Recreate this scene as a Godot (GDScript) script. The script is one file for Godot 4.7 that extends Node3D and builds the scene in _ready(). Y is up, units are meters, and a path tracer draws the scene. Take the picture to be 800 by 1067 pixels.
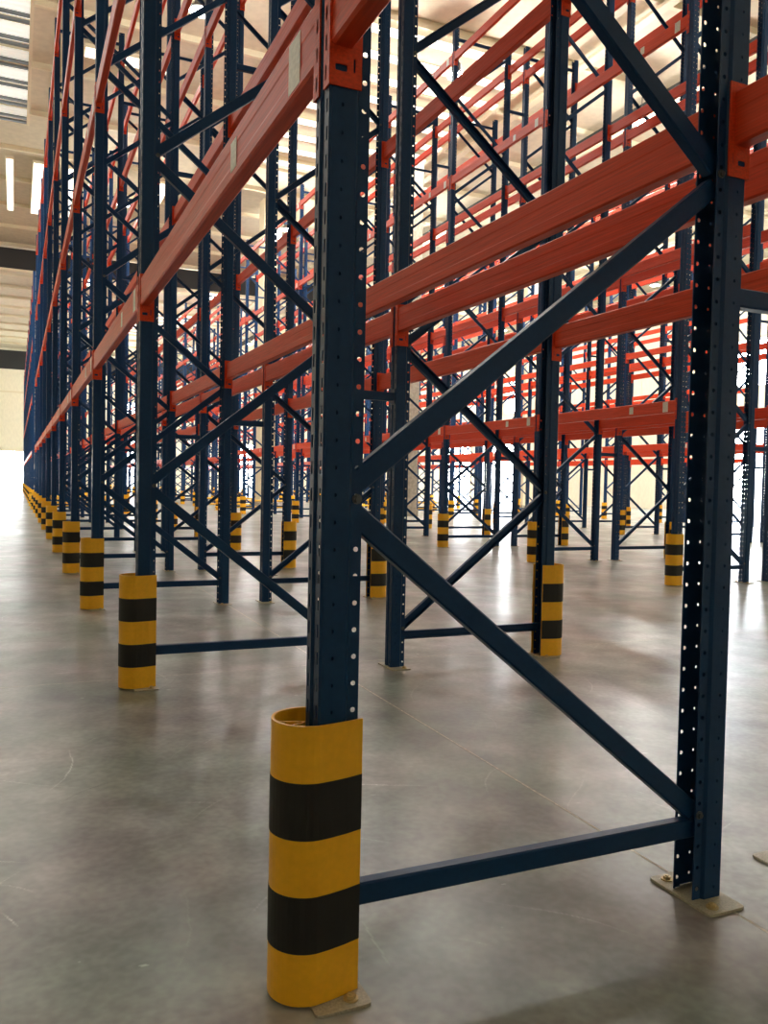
extends Node3D
# Pallet racking in a warehouse. x runs across the rack rows, -z along them, y up; metres.
# The first post of the nearest row stands at the origin.

const BAY := 2.8          # frame to frame
const DEEP := 1.063       # outer post centre to inner post centre
const GAP := 0.392        # back to back gap, inner post to inner post
const PITCH := 6.3        # double row to double row
const TALL := 9.0
const STEP := 0.057       # hole pitch
const LEVELS := [2.055, 4.22, 6.385, 8.5]
const ORD := ["first", "second", "third", "fourth", "fifth", "sixth", "seventh", "eighth", "ninth", "tenth", "eleventh", "twelfth", "thirteenth", "fourteenth", "fifteenth", "sixteenth"]
const ROOF := 12.6

var M := {}
var names := {}
var cam: Camera3D
var cam_x: Vector3
var cam_y: Vector3
var cam_f: Vector3

# ---------------------------------------------------------------- helpers
class Shape:
	var v := PackedVector3Array()
	func tri(a: Vector3, b: Vector3, c: Vector3) -> void:
		v.append(a); v.append(b); v.append(c)
	func quad(a: Vector3, b: Vector3, c: Vector3, d: Vector3) -> void:
		tri(a, b, c); tri(a, c, d)
	func box(lo: Vector3, hi: Vector3) -> void:
		var p := []
		for i in 8:
			p.append(Vector3(hi.x if i & 1 else lo.x, hi.y if i & 2 else lo.y, hi.z if i & 4 else lo.z))
		quad(p[0], p[2], p[3], p[1]); quad(p[4], p[5], p[7], p[6])
		quad(p[0], p[4], p[6], p[2]); quad(p[1], p[3], p[7], p[5])
		quad(p[0], p[1], p[5], p[4]); quad(p[2], p[6], p[7], p[3])
	# prism: a closed outline in the plane of u and w, swept from a to b
	func sweep(outline: PackedVector2Array, a: Vector3, b: Vector3, u: Vector3, w: Vector3, caps := true) -> void:
		var n := outline.size()
		for i in n:
			var p := outline[i]
			var q := outline[(i + 1) % n]
			var pa := u * p.x + w * p.y
			var qa := u * q.x + w * q.y
			quad(a + pa, a + qa, b + qa, b + pa)
		if caps:
			var t := Geometry2D.triangulate_polygon(outline)
			for k in range(0, t.size(), 3):
				var e := []
				for j in 3:
					var o := outline[t[k + j]]
					e.append(u * o.x + w * o.y)
				tri(a + e[0], a + e[2], a + e[1])
				tri(b + e[0], b + e[1], b + e[2])
	# rectangle o, o+u, o+u+w, o+w with an eight-cornered hole at fractions c with half sizes h (fractions)
	func holed(o: Vector3, u: Vector3, w: Vector3, c: Vector2, h: Vector2, cut := 0.6) -> void:
		var ring := [Vector2(0, c.y), Vector2(0, 0), Vector2(c.x, 0), Vector2(1, 0), Vector2(1, c.y), Vector2(1, 1), Vector2(c.x, 1), Vector2(0, 1)]
		var hole := [Vector2(-1, 0), Vector2(-cut, -cut), Vector2(0, -1), Vector2(cut, -cut), Vector2(1, 0), Vector2(cut, cut), Vector2(0, 1), Vector2(-cut, cut)]
		for i in 8:
			var j := (i + 1) % 8
			var r0: Vector2 = ring[i]; var r1: Vector2 = ring[j]
			var h0: Vector2 = c + hole[i] * h; var h1: Vector2 = c + hole[j] * h
			quad(o + u * r0.x + w * r0.y, o + u * r1.x + w * r1.y, o + u * h1.x + w * h1.y, o + u * h0.x + w * h0.y)
	func cyl(a: Vector3, b: Vector3, r: float, n := 12, r2 := -1.0) -> void:
		if r2 < 0: r2 = r
		var d := (b - a).normalized()
		var u := d.cross(Vector3.UP if absf(d.y) < 0.9 else Vector3.RIGHT).normalized()
		var w := d.cross(u)
		for i in n:
			var s := TAU * i / n; var t := TAU * (i + 1) / n
			var p := u * cos(s) + w * sin(s); var q := u * cos(t) + w * sin(t)
			quad(a + p * r, a + q * r, b + q * r2, b + p * r2)
			tri(a, a + q * r, a + p * r); tri(b, b + p * r2, b + q * r2)
	func mesh(m: Material, smooth := false) -> ArrayMesh:
		var st := SurfaceTool.new()
		st.begin(Mesh.PRIMITIVE_TRIANGLES)
		st.set_smooth_group(0 if smooth else -1)
		for p in v:
			st.add_vertex(p)
		st.generate_normals()
		st.set_material(m)
		return st.commit()

func add(called: String, mesh: Mesh, parent: Node3D, at := Vector3.ZERO) -> MeshInstance3D:
	var o := MeshInstance3D.new()
	o.name = called
	o.mesh = mesh
	o.position = at
	parent.add_child(o, true)
	return o

func numbered(called: String) -> String:
	names[called] = names.get(called, -1) + 1
	return called if names[called] == 0 else "%s_%03d" % [called, names[called]]

func tag(o: Node3D, label: String, category: String, group := "") -> void:
	o.set_meta("label", label)
	o.set_meta("category", category)
	if group: o.set_meta("group", group)

func thing(called: String, label: String, category: String, at := Vector3.ZERO, group := "") -> Node3D:
	var o := Node3D.new()
	o.name = numbered(called)
	add_child(o)
	o.position = at
	tag(o, label, category, group)
	return o

func structure(called: String, mesh: Mesh, label: String, category: String) -> MeshInstance3D:
	var o := add(called, mesh, self)
	o.set_meta("kind", "structure")
	tag(o, label, category)
	return o

func box_mesh(lo: Vector3, hi: Vector3, m: Material) -> ArrayMesh:
	var s := Shape.new(); s.box(lo, hi); return s.mesh(m)

# ---------------------------------------------------------------- materials
func noise(freq: float, seed_: int, oct := 4) -> FastNoiseLite:
	var n := FastNoiseLite.new()
	n.seed = seed_; n.frequency = freq; n.fractal_octaves = oct
	n.noise_type = FastNoiseLite.TYPE_SIMPLEX_SMOOTH
	return n

func noise_tex(freq: float, seed_: int, lo: Color, hi: Color, size := 256) -> NoiseTexture2D:
	var t := NoiseTexture2D.new()
	t.width = size; t.height = size; t.seamless = true
	t.noise = noise(freq, seed_)
	var g := Gradient.new()
	g.set_color(0, lo); g.set_color(1, hi)
	t.color_ramp = g
	return t

func paint(c: Color, rough: float, streak := Vector3(6, 6, 6), metal := 0.0, vary := 0.08) -> StandardMaterial3D:
	var m := StandardMaterial3D.new()
	m.albedo_color = c
	m.albedo_texture = noise_tex(0.03, 11, Color(1 - vary, 1 - vary, 1 - vary), Color.WHITE)
	m.roughness = rough
	m.metallic = metal
	m.uv1_triplanar = true
	m.uv1_scale = streak
	return m

func glow(c: Color, e: float) -> StandardMaterial3D:
	var m := StandardMaterial3D.new()
	m.albedo_color = Color(0.9, 0.9, 0.88)
	m.emission_enabled = true
	m.emission = c
	m.emission_energy_multiplier = e
	return m

func floor_material() -> StandardMaterial3D:
	# one tile of 9 m: cloudy trowelled concrete in two tints, long scuffs, flecks and dusty smears
	var n := 2048
	var a := noise(0.0032, 3, 5).get_seamless_image(n, n)
	var b := noise(0.014, 8, 4).get_seamless_image(n, n)
	var c := noise(0.11, 21, 2).get_seamless_image(n, n)
	var e := noise(0.005, 40, 3).get_seamless_image(n, n)
	a.convert(Image.FORMAT_L8); b.convert(Image.FORMAT_L8); c.convert(Image.FORMAT_L8); e.convert(Image.FORMAT_L8)
	var da := a.get_data(); var db := b.get_data(); var dc := c.get_data(); var de := e.get_data()
	var lum := PackedFloat32Array(); lum.resize(n * n)
	for i in n * n:
		lum[i] = da[i] * 0.0013 + db[i] * 0.0009 + dc[i] * 0.00045 - 0.339
	var rng := RandomNumberGenerator.new(); rng.seed = 77
	for s in 330:
		var x := rng.randf() * n; var y := rng.randf() * n
		var ang := rng.randf() * TAU; var bend := rng.randf_range(-0.012, 0.012)
		var steps := rng.randi_range(12, 150)
		var amp := rng.randf_range(0.07, 0.22) * (1.0 if rng.randf() < 0.9 else -0.7)
		var wide := 2 if rng.randf() < 0.4 else 1
		for k in steps:
			var fade := sin(PI * (k + 0.5) / steps) * rng.randf_range(0.5, 1.0)
			for w in wide:
				lum[posmod(int(y) + w, n) * n + posmod(int(x), n)] += amp * fade
			x += cos(ang); y += sin(ang); ang += bend + rng.randfn() * 0.03
	for s in 130:
		var x := rng.randi_range(6, n - 12); var y := rng.randi_range(6, n - 12)
		var amp := rng.randf_range(0.1, 0.28)
		var w := rng.randi_range(1, 4); var h := rng.randi_range(1, 3)
		for q in h:
			for p in w:
				lum[(y + q) * n + x + p + q] += amp
	for s in 90:
		var x0 := rng.randi_range(80, n - 80); var y0 := rng.randi_range(80, n - 80)
		var rx := rng.randf_range(8, 34); var ry := rng.randf_range(3, 9); var t := rng.randf() * PI
		var amp := rng.randf_range(0.03, 0.09)
		var m := int(rx * 1.6)
		for q in range(-m, m + 1):
			for p in range(-m, m + 1):
				var u := (p * cos(t) + q * sin(t)) / rx; var v := (q * cos(t) - p * sin(t)) / ry
				var i := (y0 + q) * n + x0 + p
				lum[i] += amp * exp(-2.0 * (u * u + v * v)) * (0.35 + dc[i] / 200.0)
	var bytes := PackedByteArray(); bytes.resize(n * n * 3)
	for i in n * n:
		var l := lum[i]
		var t := de[i] * 0.0004 - 0.051
		bytes[i * 3] = clampi(int(255 * (0.578 + l + t)), 0, 255)
		bytes[i * 3 + 1] = clampi(int(255 * (0.592 + l)), 0, 255)
		bytes[i * 3 + 2] = clampi(int(255 * (0.563 + l + t * 0.5)), 0, 255)
	var im := Image.create_from_data(n, n, false, Image.FORMAT_RGB8, bytes)
	var m2 := StandardMaterial3D.new()
	m2.albedo_texture = ImageTexture.create_from_image(im)
	m2.albedo_color = Color(0.93, 0.93, 0.93)
	m2.uv1_triplanar = true
	m2.uv1_world_triplanar = true
	m2.uv1_scale = Vector3.ONE / 9.0
	m2.roughness = 1.0
	m2.roughness_texture = noise_tex(0.006, 5, Color(0.27, 0.27, 0.27), Color(0.37, 0.37, 0.37), 512)
	m2.metallic_specular = 0.62
	return m2

func make_materials() -> void:
	M.blue = paint(Color8(22, 61, 104), 0.36)
	M.blue.metallic_specular = 0.34
	M.orange = paint(Color8(238, 78, 38), 0.42, Vector3(9, 14, 0.35), 0.0, 0.16)
	M.orange.metallic_specular = 0.36
	M.yellow = paint(Color8(255, 190, 28), 0.4, Vector3(5, 5, 5), 0.0, 0.05)
	M.rail = paint(Color8(252, 196, 40), 0.42)
	M.black = paint(Color8(24, 24, 24), 0.6, Vector3(5, 5, 5), 0.0, 0.1)
	M.zinc = paint(Color8(200, 194, 172), 0.5, Vector3(14, 14, 14), 0.1, 0.2)
	M.bolt = paint(Color8(206, 182, 130), 0.35, Vector3(20, 20, 20), 0.3, 0.1)
	M.steel = paint(Color8(120, 124, 126), 0.35, Vector3(20, 20, 20), 0.7, 0.1)
	M.dull = paint(Color8(84, 90, 96), 0.5, Vector3(20, 20, 20), 0.2, 0.1)
	M.paper = paint(Color8(242, 236, 220), 0.42, Vector3(30, 9, 4), 0.0, 0.12)
	M.wall = paint(Color8(240, 232, 208), 0.6, Vector3(0.6, 0.25, 0.6), 0.0, 0.05)
	M.ceiling = paint(Color8(220, 208, 182), 0.7, Vector3(0.4, 0.4, 0.4), 0.0, 0.07)
	M.beam_cream = paint(Color8(234, 221, 190), 0.6)
	M.dark = paint(Color8(40, 40, 41), 0.7)
	M.concrete = paint(Color8(176, 168, 150), 0.85, Vector3(0.8, 0.8, 0.8), 0.0, 0.2)
	M.joint = paint(Color8(236, 231, 216), 0.7, Vector3(4, 4, 4), 0.0, 0.25)
	M.apron = paint(Color8(205, 202, 192), 0.9, Vector3(0.3, 0.3, 0.3), 0.0, 0.1)
	M.daylight = glow(Color(1.0, 0.98, 0.93), 1.5)
	M.daylight_dull = glow(Color(0.97, 0.97, 0.92), 0.55)
	M.daylight_clear = glow(Color(0.98, 0.98, 0.94), 0.85)
	M.lamp = glow(Color(1.0, 0.97, 0.9), 2.2)
	M.floor = floor_material()

# ---------------------------------------------------------------- rack parts
# post profile in (a, d): a < 0 is the aisle face, a > 0 the open side; d is along the row
func post_mesh() -> ArrayMesh:
	var s := Shape.new()
	var fa := -0.046; var hd := 0.044; var c := 0.005
	var cells := int(TALL / STEP)
	var top := TALL
	var strips := []   # [from, to, hole centre (fraction along), half size m across, half size m up, cut]
	for sg in [-1.0, 1.0]:
		strips.append([Vector2(fa + 0.006, 0.0), Vector2(fa + 0.006, 0.009 * sg)])
		strips.append([Vector2(fa + 0.006, 0.009 * sg), Vector2(fa, 0.014 * sg)])
		strips.append([Vector2(fa, 0.014 * sg), Vector2(fa, (hd - c) * sg), 0.55, 0.0048, 0.015, 0.85])
		strips.append([Vector2(fa, (hd - c) * sg), Vector2(fa + c, hd * sg)])
		strips.append([Vector2(fa + c, hd * sg), Vector2(0.014, hd * sg), 0.42, 0.0034, 0.0042, 0.72])
		strips.append([Vector2(0.014, hd * sg), Vector2(0.021, (hd - 0.008) * sg)])
		strips.append([Vector2(0.021, (hd - 0.008) * sg), Vector2(0.046, (hd - 0.008) * sg), 0.5, 0.0056, 0.0056, 0.72])
		strips.append([Vector2(0.046, (hd - 0.008) * sg), Vector2(0.046, (hd - 0.0115) * sg)])
		strips.append([Vector2(0.046, (hd - 0.0115) * sg), Vector2(0.040, (hd - 0.0115) * sg)])
	for st in strips:
		var p: Vector2 = st[0]; var q: Vector2 = st[1]
		var o := Vector3(p.x, 0, p.y)
		var u := Vector3(q.x - p.x, 0, q.y - p.y)
		if st.size() == 2:
			s.quad(o, o + u, o + u + Vector3(0, top, 0), o + Vector3(0, top, 0))
			continue
		var w := Vector3(0, top / cells, 0)
		for k in cells:
			s.holed(o + w * k, u, w, Vector2(st[2], 0.5), Vector2(st[3] / u.length(), st[4] / w.y), st[5])
	return s.mesh(M.blue)

func channel(w := 0.05, d := 0.03, t := 0.003) -> PackedVector2Array:
	# c section: x across the face, y the depth; the face is at y = -d/2
	var e := 0.004
	var x := w / 2; var y := d / 2
	return PackedVector2Array([Vector2(-x + e, -y), Vector2(x - e, -y), Vector2(x, -y + e), Vector2(x, y), Vector2(x - t, y), Vector2(x - t, -y + e + 0.001), Vector2(x - e, -y + t), Vector2(-x + e, -y + t), Vector2(-x + t, -y + e + 0.001), Vector2(-x + t, y), Vector2(-x, y), Vector2(-x, -y + e)])

func brace_mesh(a: Vector2, b: Vector2) -> ArrayMesh:
	var s := Shape.new()
	var p := Vector3(a.x, a.y, 0); var q := Vector3(b.x, b.y, 0)
	var d := (q - p).normalized()
	var u := Vector3(-d.y, d.x, 0)
	if u.y < 0: u = -u
	s.sweep(channel(), p, q, u, Vector3(0, 0, -1))
	return s.mesh(M.blue)

func bolt_mesh(r: float, h: float, m: Material) -> ArrayMesh:
	var s := Shape.new()
	s.cyl(Vector3.ZERO, Vector3(0, h * 0.22, 0), r * 1.55, 14)
	s.cyl(Vector3(0, h * 0.22, 0), Vector3(0, h * 0.8, 0), r, 6)
	s.cyl(Vector3(0, h * 0.8, 0), Vector3(0, h, 0), r * 0.55, 10, r * 0.45)
	return s.mesh(m)

var frame_parts := {}
func make_frame_parts() -> void:
	frame_parts.post = post_mesh()
	var pl := Shape.new()
	var o := PackedVector2Array()
	for q in [[1, 1], [-1, 1], [-1, -1], [1, -1]]:
		var cx: float = q[0] * 0.0625; var cz: float = q[1] * 0.112
		var e := 0.012
		var order := [Vector2(cx, cz - q[1] * e), Vector2(cx - q[0] * e * 0.3, cz - q[1] * e * 0.3), Vector2(cx - q[0] * e, cz)]
		if q[0] * q[1] < 0: order.reverse()
		for p in order: o.append(p)
	pl.sweep(o, Vector3(0, 0.0005, 0), Vector3(0, 0.007, 0), Vector3(1, 0, 0), Vector3(0, 0, 1))
	frame_parts.plate = pl.mesh(M.zinc)
	frame_parts.anchor = bolt_mesh(0.0105, 0.012, M.bolt)
	var fb := Shape.new()
	fb.cyl(Vector3.ZERO, Vector3(0, 0, 0.003), 0.011, 12)
	fb.cyl(Vector3(0, 0, 0.003), Vector3(0, 0, 0.009), 0.007, 6)
	frame_parts.brace_bolt = fb.mesh(M.dull)
	frame_parts.horizontal = brace_mesh(Vector2(0.024, 0.19), Vector2(DEEP - 0.024, 0.19))
	frame_parts.top = brace_mesh(Vector2(0.024, 8.82), Vector2(DEEP - 0.024, 8.82))
	frame_parts.diagonals = []
	frame_parts.nodes = []
	var y := 0.235
	var inner := true
	for k in 10:
		var y2 := y + 0.80
		frame_parts.diagonals.append(brace_mesh(Vector2(DEEP - 0.03 if inner else 0.03, y), Vector2(0.03 if inner else DEEP - 0.03, y2)))
		frame_parts.nodes.append([inner, y if k == 0 else y - 0.025])
		inner = not inner
		y = y2 + 0.05

# outer post at the origin, inner post at +x DEEP (flip turns it round the y axis)
func frame(at: Vector3, flip: bool, label: String, near: bool) -> void:
	var t := thing("upright_frame", label, "rack frame", at, "blue upright frames of the racking")
	if flip: t.rotation.y = PI
	for side in 2:
		var p := add("post", frame_parts.post, t, Vector3(DEEP * side, 0.0075, 0))
		if side: p.rotation.y = PI
		var b := add("base_plate", frame_parts.plate, t, Vector3(DEEP * side, 0, 0))
		for z in [-0.082, 0.082]:
			add("anchor_bolt", frame_parts.anchor, b, Vector3(-0.024 if side else 0.024, 0.007, z))
	add("horizontal_brace", frame_parts.horizontal, t)
	add("horizontal_brace", frame_parts.top, t)
	for k in frame_parts.diagonals.size():
		add("diagonal_brace", frame_parts.diagonals[k], t)
	if near:
		for n in frame_parts.nodes:
			if n[1] > 5.0: continue
			var x: float = DEEP - 0.034 if n[0] else 0.034
			for z in [-1.0, 1.0]:
				var b := add("brace_bolt", frame_parts.brace_bolt, t, Vector3(x, n[1], 0.0362 * z))
				if z < 0: b.rotation.x = PI

# load beam: along z, its outer face at x = 0, body at x 0 .. 0.05, centre height y = 0
const BEAM_LONG := BAY - 0.098
func beam_outline() -> PackedVector2Array:
	var h := 0.07; var e := 0.006; var g := 0.0012
	return PackedVector2Array([
		Vector2(e, -h), Vector2(0.05 - e, -h), Vector2(0.05, -h + e),
		Vector2(0.05, -0.032), Vector2(0.05 - g, -0.027), Vector2(0.05 - g, 0.02), Vector2(0.05, 0.025), Vector2(0.05, h - e), Vector2(0.05 - e, h),
		Vector2(e, h), Vector2(0, h - e), Vector2(0, 0.025), Vector2(g, 0.02), Vector2(g, -0.027), Vector2(0, -0.032), Vector2(0, -h + e)])

func connector_shape(s: Shape, sg: float) -> void:
	# angle plate at the beam end: one leg flat on the aisle face of the post, the other on its side
	var lo := -0.15; var hi := 0.09
	var z0 := sg * BEAM_LONG / 2              # the leg on the post side begins here
	var z1 := z0 + sg * 0.0035
	var z2 := z0 + sg * 0.034                 # edge of the leg on the aisle face
	var ya := -0.0045; var yb := -0.001
	# side leg, two skins with a slot and a slit below the beam
	for z in [z0, z1]:
		var o := Vector3(yb, lo, z)
		s.quad(Vector3(yb, -0.075, z), Vector3(0.068, -0.075, z), Vector3(0.068, hi, z), Vector3(yb, hi, z))
		s.holed(o, Vector3(0.042, 0, 0), Vector3(0, 0.075, 0), Vector2(0.55, 0.5), Vector2(0.33, 0.1), 0.9)
		s.holed(o + Vector3(0.042, 0, 0), Vector3(0.026, 0, 0), Vector3(0, 0.075, 0), Vector2(0.4, 0.62), Vector2(0.09, 0.2), 0.9)
	s.quad(Vector3(0.068, lo, z0), Vector3(0.068, lo, z1), Vector3(0.068, hi, z1), Vector3(0.068, hi, z0))
	s.quad(Vector3(ya, lo, z0), Vector3(0.068, lo, z0), Vector3(0.068, lo, z1), Vector3(ya, lo, z1))
	s.quad(Vector3(ya, hi, z0), Vector3(0.068, hi, z0), Vector3(0.068, hi, z1), Vector3(ya, hi, z1))
	# face leg, four slots
	for x in [ya, yb]:
		for k in 4:
			s.holed(Vector3(x, lo + 0.06 * k, z0), Vector3(0, 0, z2 - z0), Vector3(0, 0.06, 0), Vector2(0.6, 0.5), Vector2(0.16, 0.27), 0.9)
	s.quad(Vector3(ya, lo, z2), Vector3(yb, lo, z2), Vector3(yb, hi, z2), Vector3(ya, hi, z2))
	s.quad(Vector3(ya, lo, z0), Vector3(yb, lo, z0), Vector3(yb, hi, z0), Vector3(ya, hi, z0))
	s.quad(Vector3(ya, lo, z0), Vector3(ya, lo, z2), Vector3(yb, lo, z2), Vector3(yb, lo, z0))
	s.quad(Vector3(ya, hi, z0), Vector3(ya, hi, z2), Vector3(yb, hi, z2), Vector3(yb, hi, z0))

var beam_parts := {}
func make_beam_parts() -> void:
	var s := Shape.new()
	var half := BEAM_LONG / 2
	s.sweep(beam_outline(), Vector3(0, 0, -half), Vector3(0, 0, half), Vector3(1, 0, 0), Vector3(0, 1, 0))
	beam_parts.body = s.mesh(M.orange)
	var all := Shape.new()
	all.v.append_array(s.v)
	for sg in [-1.0, 1.0]:
		var c := Shape.new()
		connector_shape(c, sg)
		beam_parts["connector%d" % int(sg)] = c.mesh(M.orange)
		all.v.append_array(c.v)
	beam_parts.all = all.mesh(M.orange)
	beam_parts.label = box_mesh(Vector3(-0.0008, -0.058, -0.042), Vector3(0.0002, 0.058, 0.042), M.paper)
	beam_parts.small = box_mesh(Vector3(-0.0008, -0.045, -0.034), Vector3(0.0002, 0.04, 0.034), M.paper)

func beam(at: Vector3, flip: bool, label: String, stickers: bool) -> void:
	var t := thing("load_beam", label, "rack beam", at, "orange load beams of the racking")
	if flip: t.rotation.y = PI
	add("beam", beam_parts.body, t)
	add("end_connector", beam_parts["connector-1"], t)
	add("end_connector", beam_parts["connector1"], t)
	if not stickers: return
	add("paper_sticker", beam_parts.label, t, Vector3(0, 0, 1.20 if not flip else -1.20))
	add("paper_sticker", beam_parts.small, t, Vector3(0, 0.0, 0.62 if not flip else -0.62))

var guard_parts := {}
func guard_outline(grow: float, inner: float) -> PackedVector2Array:
	# plan of the wrap-round guard: a round nose on the aisle side and two cheeks that close in on the post
	var r := 0.078 + grow
	var q := PackedVector2Array()
	q.append(Vector2(0.050, -(0.056 + grow)))
	q.append(Vector2(0.012, -(0.067 + grow)))
	q.append(Vector2(-0.025, -(0.0745 + grow)))
	for i in 21:
		var a := PI / 2 + PI * i / 20.0
		q.append(Vector2(-0.054 + r * cos(a), -r * sin(a)))
	q.append(Vector2(-0.025, 0.0745 + grow))
	q.append(Vector2(0.012, 0.067 + grow))
	q.append(Vector2(0.050, 0.056 + grow))
	var back := PackedVector2Array()
	for p in q:
		var c := Vector2(clampf(p.x, -0.054, 0.06), 0)
		back.append(p + (c - p).normalized() * inner)
	back.reverse()
	q.append_array(back)
	return q

func make_guard_parts() -> void:
	var h := 0.594
	var X := Vector3(1, 0, 0); var Z := Vector3(0, 0, 1)
	var s := Shape.new()
	s.sweep(guard_outline(0.0, 0.006), Vector3(0, 0.0085, 0), Vector3(0, h, 0), X, Z)
	guard_parts.body = s.mesh(M.yellow)
	for k in 2:
		var b := Shape.new()
		var y0 := h * (0.2 + 0.4 * k)
		b.sweep(guard_outline(0.0012, 0.0011), Vector3(0, y0, 0), Vector3(0, y0 + h * 0.2, 0), X, Z)
		guard_parts["band%d" % k] = b.mesh(M.black)
	# springy clip inside the nose
	var c := Shape.new()
	var line := [Vector2(-0.052, 0.052), Vector2(-0.060, 0.036), Vector2(-0.082, 0.030), Vector2(-0.092, 0.020), Vector2(-0.088, 0.008), Vector2(-0.070, 0.004), Vector2(-0.060, -0.004), Vector2(-0.070, -0.012), Vector2(-0.100, -0.020), Vector2(-0.118, -0.034)]
	for i in line.size() - 1:
		var p: Vector2 = line[i]; var q: Vector2 = line[i + 1]
		var n := (q - p).orthogonal().normalized() * 0.002
		c.sweep(PackedVector2Array([p - n, q - n, q + n, p + n]), Vector3(0, 0.02, 0), Vector3(0, h - 0.012, 0), X, Z)
	guard_parts.clip = c.mesh(M.yellow)

func guard(at: Vector3, flip: bool, label: String) -> void:
	var t := thing("post_guard", label, "guard", at, "yellow and black post guards")
	if flip: t.rotation.y = PI
	add("shell", guard_parts.body, t)
	add("black_band", guard_parts.band0, t)
	add("black_band", guard_parts.band1, t)
	add("spring_clip", guard_parts.clip, t)

# ---------------------------------------------------------------- view test (which repeats the picture can show)
func seen_size(p: Vector3, margin: float) -> float:
	var d := p - cam.position
	var z := d.dot(cam_f)
	if z < 0.3: return 0.0
	var hv := tan(deg_to_rad(cam.fov / 2)) * margin
	if absf(d.dot(cam_x) / z) > hv * 0.75: return 0.0
	if d.dot(cam_y) / z > hv or d.dot(cam_y) / z < -hv: return 0.0
	return 1.0 / z

func beam_seen(c: Vector3, margin: float) -> float:
	var best := 0.0
	for k in 5:
		best = maxf(best, seen_size(c + Vector3(0, 0, (k - 2) * 0.65), margin))
	return best

# ---------------------------------------------------------------- scene
func _ready() -> void:
	# camera
	cam = Camera3D.new()
	cam.name = "camera"
	cam.fov = 63.616
	var yaw := 0.4205; var pitch := 0.0337; var roll := 0.0209
	cam_f = Vector3(sin(yaw) * cos(pitch), -sin(pitch), -cos(yaw) * cos(pitch))
	var right := Vector3(cos(yaw), 0, sin(yaw))
	var up := right.cross(cam_f)
	cam_x = right * cos(roll) + up * sin(roll)
	cam_y = up * cos(roll) - right * sin(roll)
	cam.transform = Transform3D(Basis(cam_x, cam_y, -cam_f), Vector3(-0.628, 1.093, 1.659))
	cam.far = 400
	add_child(cam)
	cam.current = true
	# sky: white overcast
	var we := WorldEnvironment.new()
	we.name = "world"
	var env := Environment.new()
	env.background_mode = Environment.BG_SKY
	var sm := ProceduralSkyMaterial.new()
	sm.sky_top_color = Color(0.90, 0.95, 1.0)
	sm.sky_horizon_color = Color(0.97, 0.99, 1.0)
	sm.ground_bottom_color = Color(0.6, 0.6, 0.58)
	sm.ground_horizon_color = Color(0.9, 0.92, 0.92)
	sm.sky_energy_multiplier = 5.0
	sm.ground_energy_multiplier = 3.0
	sm.sun_angle_max = 0.0
	env.sky = Sky.new()
	env.sky.sky_material = sm
	env.tonemap_mode = Environment.TONE_MAPPER_LINEAR
	env.tonemap_exposure = 0.82
	env.sdfgi_enabled = true
	env.ssao_enabled = true
	env.ssil_enabled = true
	we.environment = env
	add_child(we)

	make_materials()
	build_hall()
	make_frame_parts()
	make_beam_parts()
	make_guard_parts()
	build_racks()
	build_extras()

func sky_panel_light(called: String, x0: float, x1: float, z0: float, z1: float, energy: float) -> void:
	var l := AreaLight3D.new()
	l.name = called
	l.area_size = Vector2(x1 - x0, z1 - z0)
	l.light_energy = energy
	l.light_color = Color(1.0, 0.995, 0.98)
	l.shadow_enabled = true
	l.rotation.x = -PI / 2
	l.position = Vector3((x0 + x1) / 2, ROOF - 0.3, (z0 + z1) / 2)
	add_child(l, true)

func wall(called: String, label: String, along_z: bool, fixed: float, from: float, to: float, thick: float, holes: Array, panel: float) -> void:
	# solid wall with openings [from, to, low, high]; sheet panels stand proud of it on the hall side
	var cuts := [from, to]
	for h in holes: cuts.append(h[0]); cuts.append(h[1])
	cuts.sort()
	var s := Shape.new()
	var pieces := []
	for i in cuts.size() - 1:
		var a: float = cuts[i]; var b: float = cuts[i + 1]
		if b - a < 0.01: continue
		var spans := [[-0.3, ROOF + 0.3]]
		for h in holes:
			if h[0] < b - 0.01 and h[1] > a + 0.01:
				var next := []
				for sp in spans:
					if h[2] > sp[0]: next.append([sp[0], minf(h[2], sp[1])])
					if h[3] < sp[1]: next.append([maxf(h[3], sp[0]), sp[1]])
				spans = next
		for sp in spans:
			if sp[1] - sp[0] < 0.01: continue
			var lo := Vector3(fixed, sp[0], a); var hi := Vector3(fixed + thick, sp[1], b)
			if not along_z:
				lo = Vector3(a, sp[0], fixed); hi = Vector3(b, sp[1], fixed + thick)
			s.box(Vector3(minf(lo.x, hi.x), lo.y, minf(lo.z, hi.z)), Vector3(maxf(lo.x, hi.x), hi.y, maxf(lo.z, hi.z)))
			var n := maxi(1, int(round((b - a) / panel)))
			for k in n:
				pieces.append([a + (b - a) * k / n, a + (b - a) * (k + 1) / n, maxf(sp[0], 0.0), minf(sp[1], ROOF - 0.02)])
	var o := structure(called, s.mesh(M.wall), label, "wall")
	if panel < 20:
		for p in pieces:
			var q := Shape.new()
			var face := -signf(thick) * 0.03
			var g := 0.012
			var lo := Vector3(minf(fixed, fixed + face), p[2], p[0] + g); var hi := Vector3(maxf(fixed, fixed + face), p[3], p[1] - g)
			if not along_z:
				lo = Vector3(p[0] + g, p[2], minf(fixed, fixed + face)); hi = Vector3(p[1] - g, p[3], maxf(fixed, fixed + face))
			q.box(lo, hi)
			add("panel", q.mesh(M.wall), o)

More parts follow.
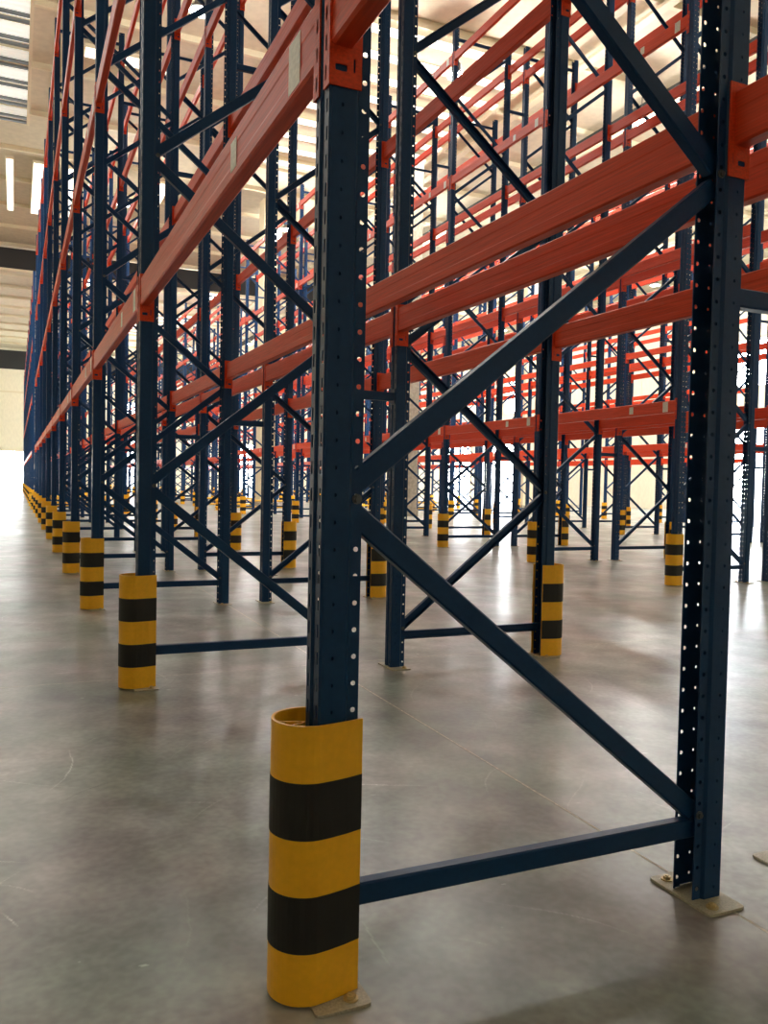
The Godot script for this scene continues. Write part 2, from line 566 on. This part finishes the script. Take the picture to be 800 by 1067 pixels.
var doors := 0
func door_frame(label: String, along_z: bool, fixed: float, h: Array) -> void:
	doors += 1
	var s := Shape.new()
	var w := 0.12
	for r in [[h[0] - w, h[0], h[2], h[3] + w], [h[1], h[1] + w, h[2], h[3] + w], [h[0], h[1], h[3], h[3] + w]]:
		if along_z: s.box(Vector3(fixed - 0.10, r[2], r[0]), Vector3(fixed - 0.032, r[3], r[1]))
		else: s.box(Vector3(r[0], r[2], fixed + 0.032), Vector3(r[1], r[3], fixed + 0.10))
	structure("door_%d" % doors if h[2] < 0.1 else "window_%d" % doors, s.mesh(M.beam_cream), label, "door frame" if h[2] < 0.1 else "window frame")

func build_hall() -> void:
	var x0 := -9.0; var x1 := 33.0; var z0 := -80.0; var z1 := 9.0
	var fl := structure("floor", box_mesh(Vector3(x0 - 0.5, -0.3, z0 - 0.4), Vector3(x1 + 0.5, 0.0, z1 + 0.4), M.floor), "polished grey concrete floor with scuffs and saw-cut joints", "floor")
	for k in 6:                                         # pale filled joints, each a strip of its own
		var jx := 1.085 + 5.0 * (k - 1)
		add("joint", box_mesh(Vector3(jx - 0.0042, -0.01, z0), Vector3(jx + 0.0042, 0.0004, z1), M.joint), fl)
	for k in 14:
		var jz := 3.0 - 6.0 * k
		add("joint", box_mesh(Vector3(x0, -0.01, jz - 0.0025), Vector3(x1, 0.0003, jz + 0.0025), M.joint), fl)
	var cl := structure("ceiling", box_mesh(Vector3(x0 - 0.5, ROOF, z0 - 0.5), Vector3(x1 + 0.5, ROOF + 0.3, z1 + 0.5), M.ceiling), "beige sheet metal warehouse ceiling with purlins", "ceiling")
	for k in 26:
		var z := 6.0 - 3.3 * k
		add("purlin", box_mesh(Vector3(x0 + 0.05, ROOF - 0.16, z - 0.06), Vector3(x1 - 0.05, ROOF - 0.001, z + 0.06), M.beam_cream), cl)
	for x in [-6.0, 0.7, 6.0, 13.2, 21.0, 27.0]:
		add("rafter", box_mesh(Vector3(x - 0.12, ROOF - 0.24, z0 + 0.05), Vector3(x + 0.12, ROOF - 0.161, z1 - 0.05), M.beam_cream), cl)
	# dark girders
	var gi := 0
	for g in [[Vector3(15.8, 11.78, z0 + 0.1), Vector3(16.1, 12.2, z1 - 0.1), "dark grey steel girder running along the ceiling above the racks"], [Vector3(x0 + 0.1, 11.3, -43.7), Vector3(15.7, 12.3, -43.3), "dark grey steel girder crossing the ceiling over the left aisle"]]:
		gi += 1
		var go := structure("trim_%d" % gi, box_mesh(g[0], g[1], M.dark), g[2], "girder")
		add("flange", box_mesh(Vector3(g[0].x - 0.06, g[0].y - 0.12, g[0].z - (0.0 if gi == 1 else 0.06)), Vector3(g[1].x + (0.06 if gi == 1 else 0.0), g[0].y - 0.001, g[1].z + (0.0 if gi == 1 else 0.06)), M.beam_cream), go)
	# end wall, side wall, the others
	var end_holes := [[-6.0, 0.6, 0.0, 3.35], [7.9, 11.3, 0.0, 4.8], [19.5, 23.0, 0.0, 4.8], [9.0, 10.2, 7.0, 8.3]]
	var side_holes := [[-61.5, -56.5, 0.0, 4.7], [-55.0, -50.0, 0.0, 4.7], [-32.0, -27.5, 0.0, 4.6], [-51.5, -49.5, 6.6, 9.0], [-32.5, -27.5, 6.4, 8.7]]
	wall("wall_end", "cream panelled end wall beyond the racks with open dock doors", false, z0, x0, x1, -0.4, end_holes, 2.2)
	wall("wall_right", "cream panelled side wall behind the farthest racks", true, x1, z0, z1, 0.4, side_holes, 2.2)
	wall("wall_left", "cream wall left of the open aisle", true, x0, z0, z1, -0.4, [], 99.0)
	wall("wall_back", "cream wall behind the viewer", false, z1, x0, x1, 0.4, [], 99.0)
	var dl := ["bright open dock door at the far end of left aisle", "bright open dock door in end wall behind racks", "open dock door in end wall farther right", "high bright window in the end wall"]
	for i in 4: door_frame(dl[i], false, z0, end_holes[i])
	dl = ["farther of two bright dock doors side by side in right wall", "nearer of two bright dock doors side by side in right wall", "bright dock door in right wall at the photo's right edge", "high window above the two right wall dock doors", "high bright window in right wall at the photo's right edge"]
	for i in 5: door_frame(dl[i], true, x1, side_holes[i])
	# dark band along the top of both walls
	structure("trim_3", box_mesh(Vector3(x0 + 0.05, 10.7, z0 + 0.04), Vector3(x1 - 0.05, 12.35, z0 + 0.2), M.dark), "dark band along the top of the end wall", "wall band")
	structure("trim_4", box_mesh(Vector3(x1 - 0.2, 11.4, z0 + 0.25), Vector3(x1 - 0.04, 12.35, z1 - 0.05), M.dark), "dark band along the top of the right wall", "wall band")
	structure("trim_5", box_mesh(Vector3(x0 + 0.05, 8.6, z0 + 0.04), Vector3(x1 - 0.05, 8.75, z0 + 0.14), M.beam_cream), "cream rail across the end wall", "wall rail")
	# open ground outside
	structure("ground", box_mesh(Vector3(-60, -0.6, -160), Vector3(120, -0.31, 40), M.apron), "pale concrete yard outside the dock doors", "ground")
	# rooflights: glowing ribbed panels with daylight behind them
	var n := 0
	for g in [[-6.2, -0.35, -27.5, -17.4, 0.62, "ribbed rooflight above the left aisle", 52.0], [7.2, 12.4, -27.6, -17.0, 0.34, "rooflight of bright strips above the second double row", 220.0], [19.6, 24.8, -27.6, -17.0, 0.34, "rooflight of bright strips above the far right racks", 260.0], [6.0, 10.5, -66.0, -56.0, 0.34, "distant rooflight near the end wall", 220.0], [19.6, 24.8, -66.0, -56.0, 0.34, "distant rooflight beyond the farthest racks", 220.0]]:
		var t := thing("rooflight", g[5], "rooflight", Vector3(0, 0, 0), "rooflights in the ceiling")
		var s := Shape.new()
		s.box(Vector3(g[0] - 0.08, ROOF - 0.28, g[2] - 0.08), Vector3(g[0], ROOF - 0.165, g[3] + 0.08))
		s.box(Vector3(g[1], ROOF - 0.28, g[2] - 0.08), Vector3(g[1] + 0.08, ROOF - 0.165, g[3] + 0.08))
		s.box(Vector3(g[0], ROOF - 0.28, g[2] - 0.08), Vector3(g[1], ROOF - 0.165, g[2]))
		s.box(Vector3(g[0], ROOF - 0.28, g[3]), Vector3(g[1], ROOF - 0.165, g[3] + 0.08))
		add("frame", s.mesh(M.beam_cream), t)
		var count := int((g[3] - g[2]) / 1.15)
		for k in count:
			var z: float = g[2] + (k + 0.5) * (g[3] - g[2]) / count
			var w: float = g[4] / 2
			if n == 0:
				w = 0.46 if k % 3 else 0.34
			var q := Shape.new()
			for j in 4:                                   # ribbed sheet
				var a := z - w + 2 * w * j / 4.0
				q.sweep(PackedVector2Array([Vector2(a, 0), Vector2(a + w * 0.12, -0.03), Vector2(a + w * 0.38, -0.03), Vector2(a + w * 0.5, 0), Vector2(a + w * 0.5, 0.01), Vector2(a, 0.01)]), Vector3(g[0] + 0.01, ROOF - 0.2, 0), Vector3(g[1] - 0.01, ROOF - 0.2, 0), Vector3(0, 0, 1), Vector3(0, 1, 0))
			add("light_panel", q.mesh(M.daylight if n else (M.daylight_dull if k % 3 == 0 else M.daylight_clear)), t)
			if n == 0:
				for dz in [-0.5, -0.18]:
					add("rib", box_mesh(Vector3(g[0] + 0.01, ROOF - 0.3, z + dz - 0.045), Vector3(g[1] - 0.01, ROOF - 0.235, z + dz + 0.045), M.steel), t)
		n += 1
		sky_panel_light("rooflight_daylight", g[0], g[1], g[2], g[3], g[6])

func build_racks() -> void:
	var row_word := ["nearest", "second", "third", "fourth", "fifth", "sixth", "seventh", "eighth", "ninth", "tenth"]
	var beams := []
	for row in 7:
		var odd := row % 2 == 1
		var outer: float = PITCH * (row / 2) + (2 * DEEP + GAP if odd else 0.0)
		var zs := []
		for k in range(-1, 11): zs.append([-BAY * k, 0, k])
		for k in 14: zs.append([-33.2 - BAY * k, 1, k])
		for i in zs.size():
			var z: float = zs[i][0]
			var k: int = zs[i][2]
			var show := 0.0
			for y in [0.1, 0.6, 1.2, 3.0, 5.0, 8.9]:
				for e in [0.0, DEEP / 2, DEEP]:
					show = maxf(show, seen_size(Vector3(outer + (-e if odd else e), y, z), 1.03))
			if show == 0.0 and not (row < 2 and k < 3): continue
			var where := "%s rack row" % row_word[row]
			var far := " beyond the cross aisle" if zs[i][1] else ""
			var which: String = ORD[k] if k >= 0 else "hidden end"
			frame(Vector3(outer, 0, z), odd, "%s blue upright frame of %s%s" % [which, where, far], row < 3 and i < 5)
			if seen_size(Vector3(outer, 0.3, z), 1.05) > 0.0 or (row < 2 and k < 2):
				guard(Vector3(outer, 0, z), odd, "yellow black-banded guard on %s post of %s%s" % [which, where, far])
			if i + 1 < zs.size() and zs[i + 1][1] == zs[i][1]:
				for lv in 4:
					for inner in 2:
						# the beam's outer face lies 1 mm clear of the post's face
						var face: float = outer + (1 if odd else -1) * (0.046 if not inner else -(DEEP + 0.046))
						var flip: bool = odd != (inner == 1)
						var c := Vector3(face, LEVELS[lv], z - BAY / 2)
						var sz := beam_seen(c, 1.03)
						if sz == 0.0 and not (row < 2 and k < 1 and lv < 2): continue
						var bay: String = "%s bay" % ORD[k] if k >= 0 else "bay beside the viewer"
						beams.append([sz, c, flip, "%s level orange %s beam, %s, %s%s" % [ORD[lv], "rear" if inner else "aisle side", bay, where, far], inner == 0])
	beams.sort_custom(func(a, b): return a[0] > b[0])
	var rest := []
	for i in beams.size():
		if i < 300: beam(beams[i][1], beams[i][2], beams[i][3], beams[i][4])
		else: rest.append(beams[i])
	if rest:
		var mm := MultiMesh.new()
		mm.transform_format = MultiMesh.TRANSFORM_3D
		mm.mesh = beam_parts.all
		mm.instance_count = rest.size()
		for i in rest.size():
			mm.set_instance_transform(i, Transform3D(Basis(Vector3.UP, PI if rest[i][2] else 0.0), rest[i][1]))
		var o := MultiMeshInstance3D.new()
		o.name = "distant_load_beams"
		o.multimesh = mm
		add_child(o)
		o.set_meta("kind", "stuff")
		tag(o, "countless small orange load beams of the distant racking", "rack beams")
	print("beams ", beams.size(), " names ", names)

func build_extras() -> void:
	# tie bars between back-to-back rows
	var sp := Shape.new()
	var gapw := GAP - 0.092 - 0.004
	sp.sweep(channel(0.05, 0.036), Vector3(-gapw / 2, 0, 0), Vector3(gapw / 2, 0, 0), Vector3(0, 1, 0), Vector3(0, 0, -1))
	var bar := sp.mesh(M.blue)
	var e := Shape.new()
	e.box(Vector3(-0.002, -0.045, -0.03), Vector3(0.002, 0.045, 0.03))
	var plate := e.mesh(M.blue)
	var word := ["nearest", "second", "third", "fourth"]
	for pair in 3:
		for k in range(0, 11):
			for h in 3:
				var p := Vector3(PITCH * pair + DEEP + GAP / 2, 1.61 + 3.1 * h, -BAY * k)
				if seen_size(p, 1.02) == 0.0: continue
				var t := thing("row_spacer", "%s blue tie bar, %s frame of %s double row" % [["low", "middle", "top"][h], ORD[k], word[pair]], "tie bar", p, "tie bars between back-to-back rows")
				add("bar", bar, t)
				for sg in [-1.0, 1.0]: add("end_plate", plate, t, Vector3(sg * (gapw / 2 + 0.001), 0, 0))
	# yellow end barriers at the cross aisle
	for pair in 3:
		for far in 2:
			var z := -28.75 if far == 0 else -32.4
			var t := thing("end_barrier", "yellow two-rail barrier at the %s side of cross aisle, %s double row" % ["near" if far == 0 else "far", word[pair]], "barrier", Vector3(PITCH * pair + DEEP + GAP / 2, 0, z), "yellow end-of-row barriers")
			for x in [-1.35, 0.0, 1.35]:
				var s := Shape.new()
				s.cyl(Vector3(x, 0.012, 0), Vector3(x, 0.46, 0), 0.06, 16)
				s.box(Vector3(x - 0.1, 0.0005, -0.1), Vector3(x + 0.1, 0.012, 0.1))
				var po := add("post", s.mesh(M.rail), t)
				for y in [0.16, 0.33]:
					var b := Shape.new()
					b.cyl(Vector3(x, y, 0), Vector3(x, y + 0.06, 0), 0.0615, 16)
					add("black_band", b.mesh(M.black), po)
			for y in [0.13, 0.37]:
				var s := Shape.new()
				s.cyl(Vector3(-1.45, y, 0.095), Vector3(1.45, y, 0.095), 0.035, 12)
				add("rail", s.mesh(M.rail), t)
	# building columns
	for c in [[Vector3(11.75, 0, -24.2), 0.3, "grey concrete column standing in the aisle behind the racks", M.concrete], [Vector3(8.7, 0, -31.0), 0.36, "cream clad building column at the cross aisle", M.beam_cream], [Vector3(21.2, 0, -31.0), 0.36, "distant cream building column at the cross aisle", M.beam_cream]]:
		var t := thing("building_column", c[2], "column", c[0])
		var w: float = c[1]
		var s := Shape.new()
		var q := PackedVector2Array()
		for g in [[1, 1], [-1, 1], [-1, -1], [1, -1]]:
			var a := Vector2(g[0] * w, g[1] * (w - 0.03)); var b := Vector2(g[0] * (w - 0.03), g[1] * w)
			if g[0] * g[1] > 0: q.append(a); q.append(b)
			else: q.append(b); q.append(a)
		s.sweep(q, Vector3(0, 0.001, 0), Vector3(0, ROOF - 0.25, 0), Vector3(1, 0, 0), Vector3(0, 0, 1))
		add("shaft", s.mesh(c[3]), t)
		add("bumper", box_mesh(Vector3(-w - 0.03, 0.0005, -w - 0.03), Vector3(w + 0.03, 0.25, w + 0.03), M.concrete), t)
	# high-bay lamps over the aisles
	var shade := Shape.new()
	var prof := [Vector2(0.05, 0.30), Vector2(0.10, 0.28), Vector2(0.12, 0.12), Vector2(0.24, 0.02), Vector2(0.25, 0.0)]
	for i in prof.size() - 1:
		shade.cyl(Vector3(0, prof[i].y, 0), Vector3(0, prof[i + 1].y, 0), prof[i].x, 20, prof[i + 1].x)
	var shade_mesh := shade.mesh(M.steel)
	var disc := Shape.new()
	disc.cyl(Vector3(0, -0.03, 0), Vector3(0, -0.005, 0), 0.23, 20)
	var disc_mesh := disc.mesh(M.lamp)
	var rod := Shape.new()
	rod.cyl(Vector3(0, 0.3, 0), Vector3(0, ROOF - 11.2 - 0.01, 0), 0.012, 6)
	var rod_mesh := rod.mesh(M.steel)
	for ix in 5:
		for iz in 6:
			var p := Vector3(2.95 + 6.3 * ix - (0.5 if ix == 2 else 0.0), 11.2, -2.7 - 13.9 * iz)
			var t := thing("high_bay_lamp", "%s high-bay lamp from the viewer over %s aisle right of nearest racks" % [ORD[iz], ORD[ix]], "lamp", p, "high-bay lamps over the aisles")
			add("shade", shade_mesh, t)
			add("lamp_disc", disc_mesh, t)
			add("hanging_rod", rod_mesh, t)
			var l := OmniLight3D.new()
			l.name = "lamp_light"
			l.light_energy = (11.0 if ix == 0 else 22.0) * (0.3 if iz == 0 else 1.0)
			l.light_color = Color(1.0, 0.995, 0.975)
			l.light_size = 0.2
			l.omni_range = 90.0
			l.omni_attenuation = 2.0
			l.shadow_enabled = true
			l.position = Vector3(0, -0.26, 0)
			t.add_child(l)
	# short strip lamps in the ceiling, lengthwise
	for q in [[2.1, 1.1, "ceiling strip lamp lying crosswise above the nearest double row"], [-0.87, 0.11, "narrow ceiling strip lamp over the left aisle, leftmost of four"], [0.12, 0.2, "wide ceiling strip lamp at the edge of nearest racks"], [1.3, 0.2, "ceiling strip lamp seen above the nearest racks"], [4.5, 0.2, "ceiling strip lamp over the aisle, rightmost of four"]]:
		var t := thing("strip_lamp", q[2], "lamp", Vector3(q[0], ROOF - 0.26, -34.0 if q[1] < 1.0 else -21.9), "strip lamps in the ceiling")
		var w: float = q[1]
		var h: float = 3.05 if w < 1.0 else 0.24
		add("housing", box_mesh(Vector3(-w - 0.03, 0.0, -h - 0.05), Vector3(w + 0.03, 0.09, h + 0.05), M.beam_cream), t)
		for hz in [-0.8, 0.8]:
			add("hanger", box_mesh(Vector3(-0.02, 0.09, h * hz - 0.02), Vector3(0.02, 0.262, h * hz + 0.02), M.steel), t)
		add("lamp_tube", box_mesh(Vector3(-w, -0.03, -h), Vector3(w, -0.001, h), M.lamp), t)
		var l := AreaLight3D.new()
		l.name = "lamp_light"
		l.area_size = Vector2(2 * w, 2 * h)
		l.light_energy = 25.0
		l.light_color = Color(1.0, 0.99, 0.96)
		l.shadow_enabled = true
		l.rotation.x = -PI / 2
		l.position = Vector3(0, -0.06, 0)
		t.add_child(l)
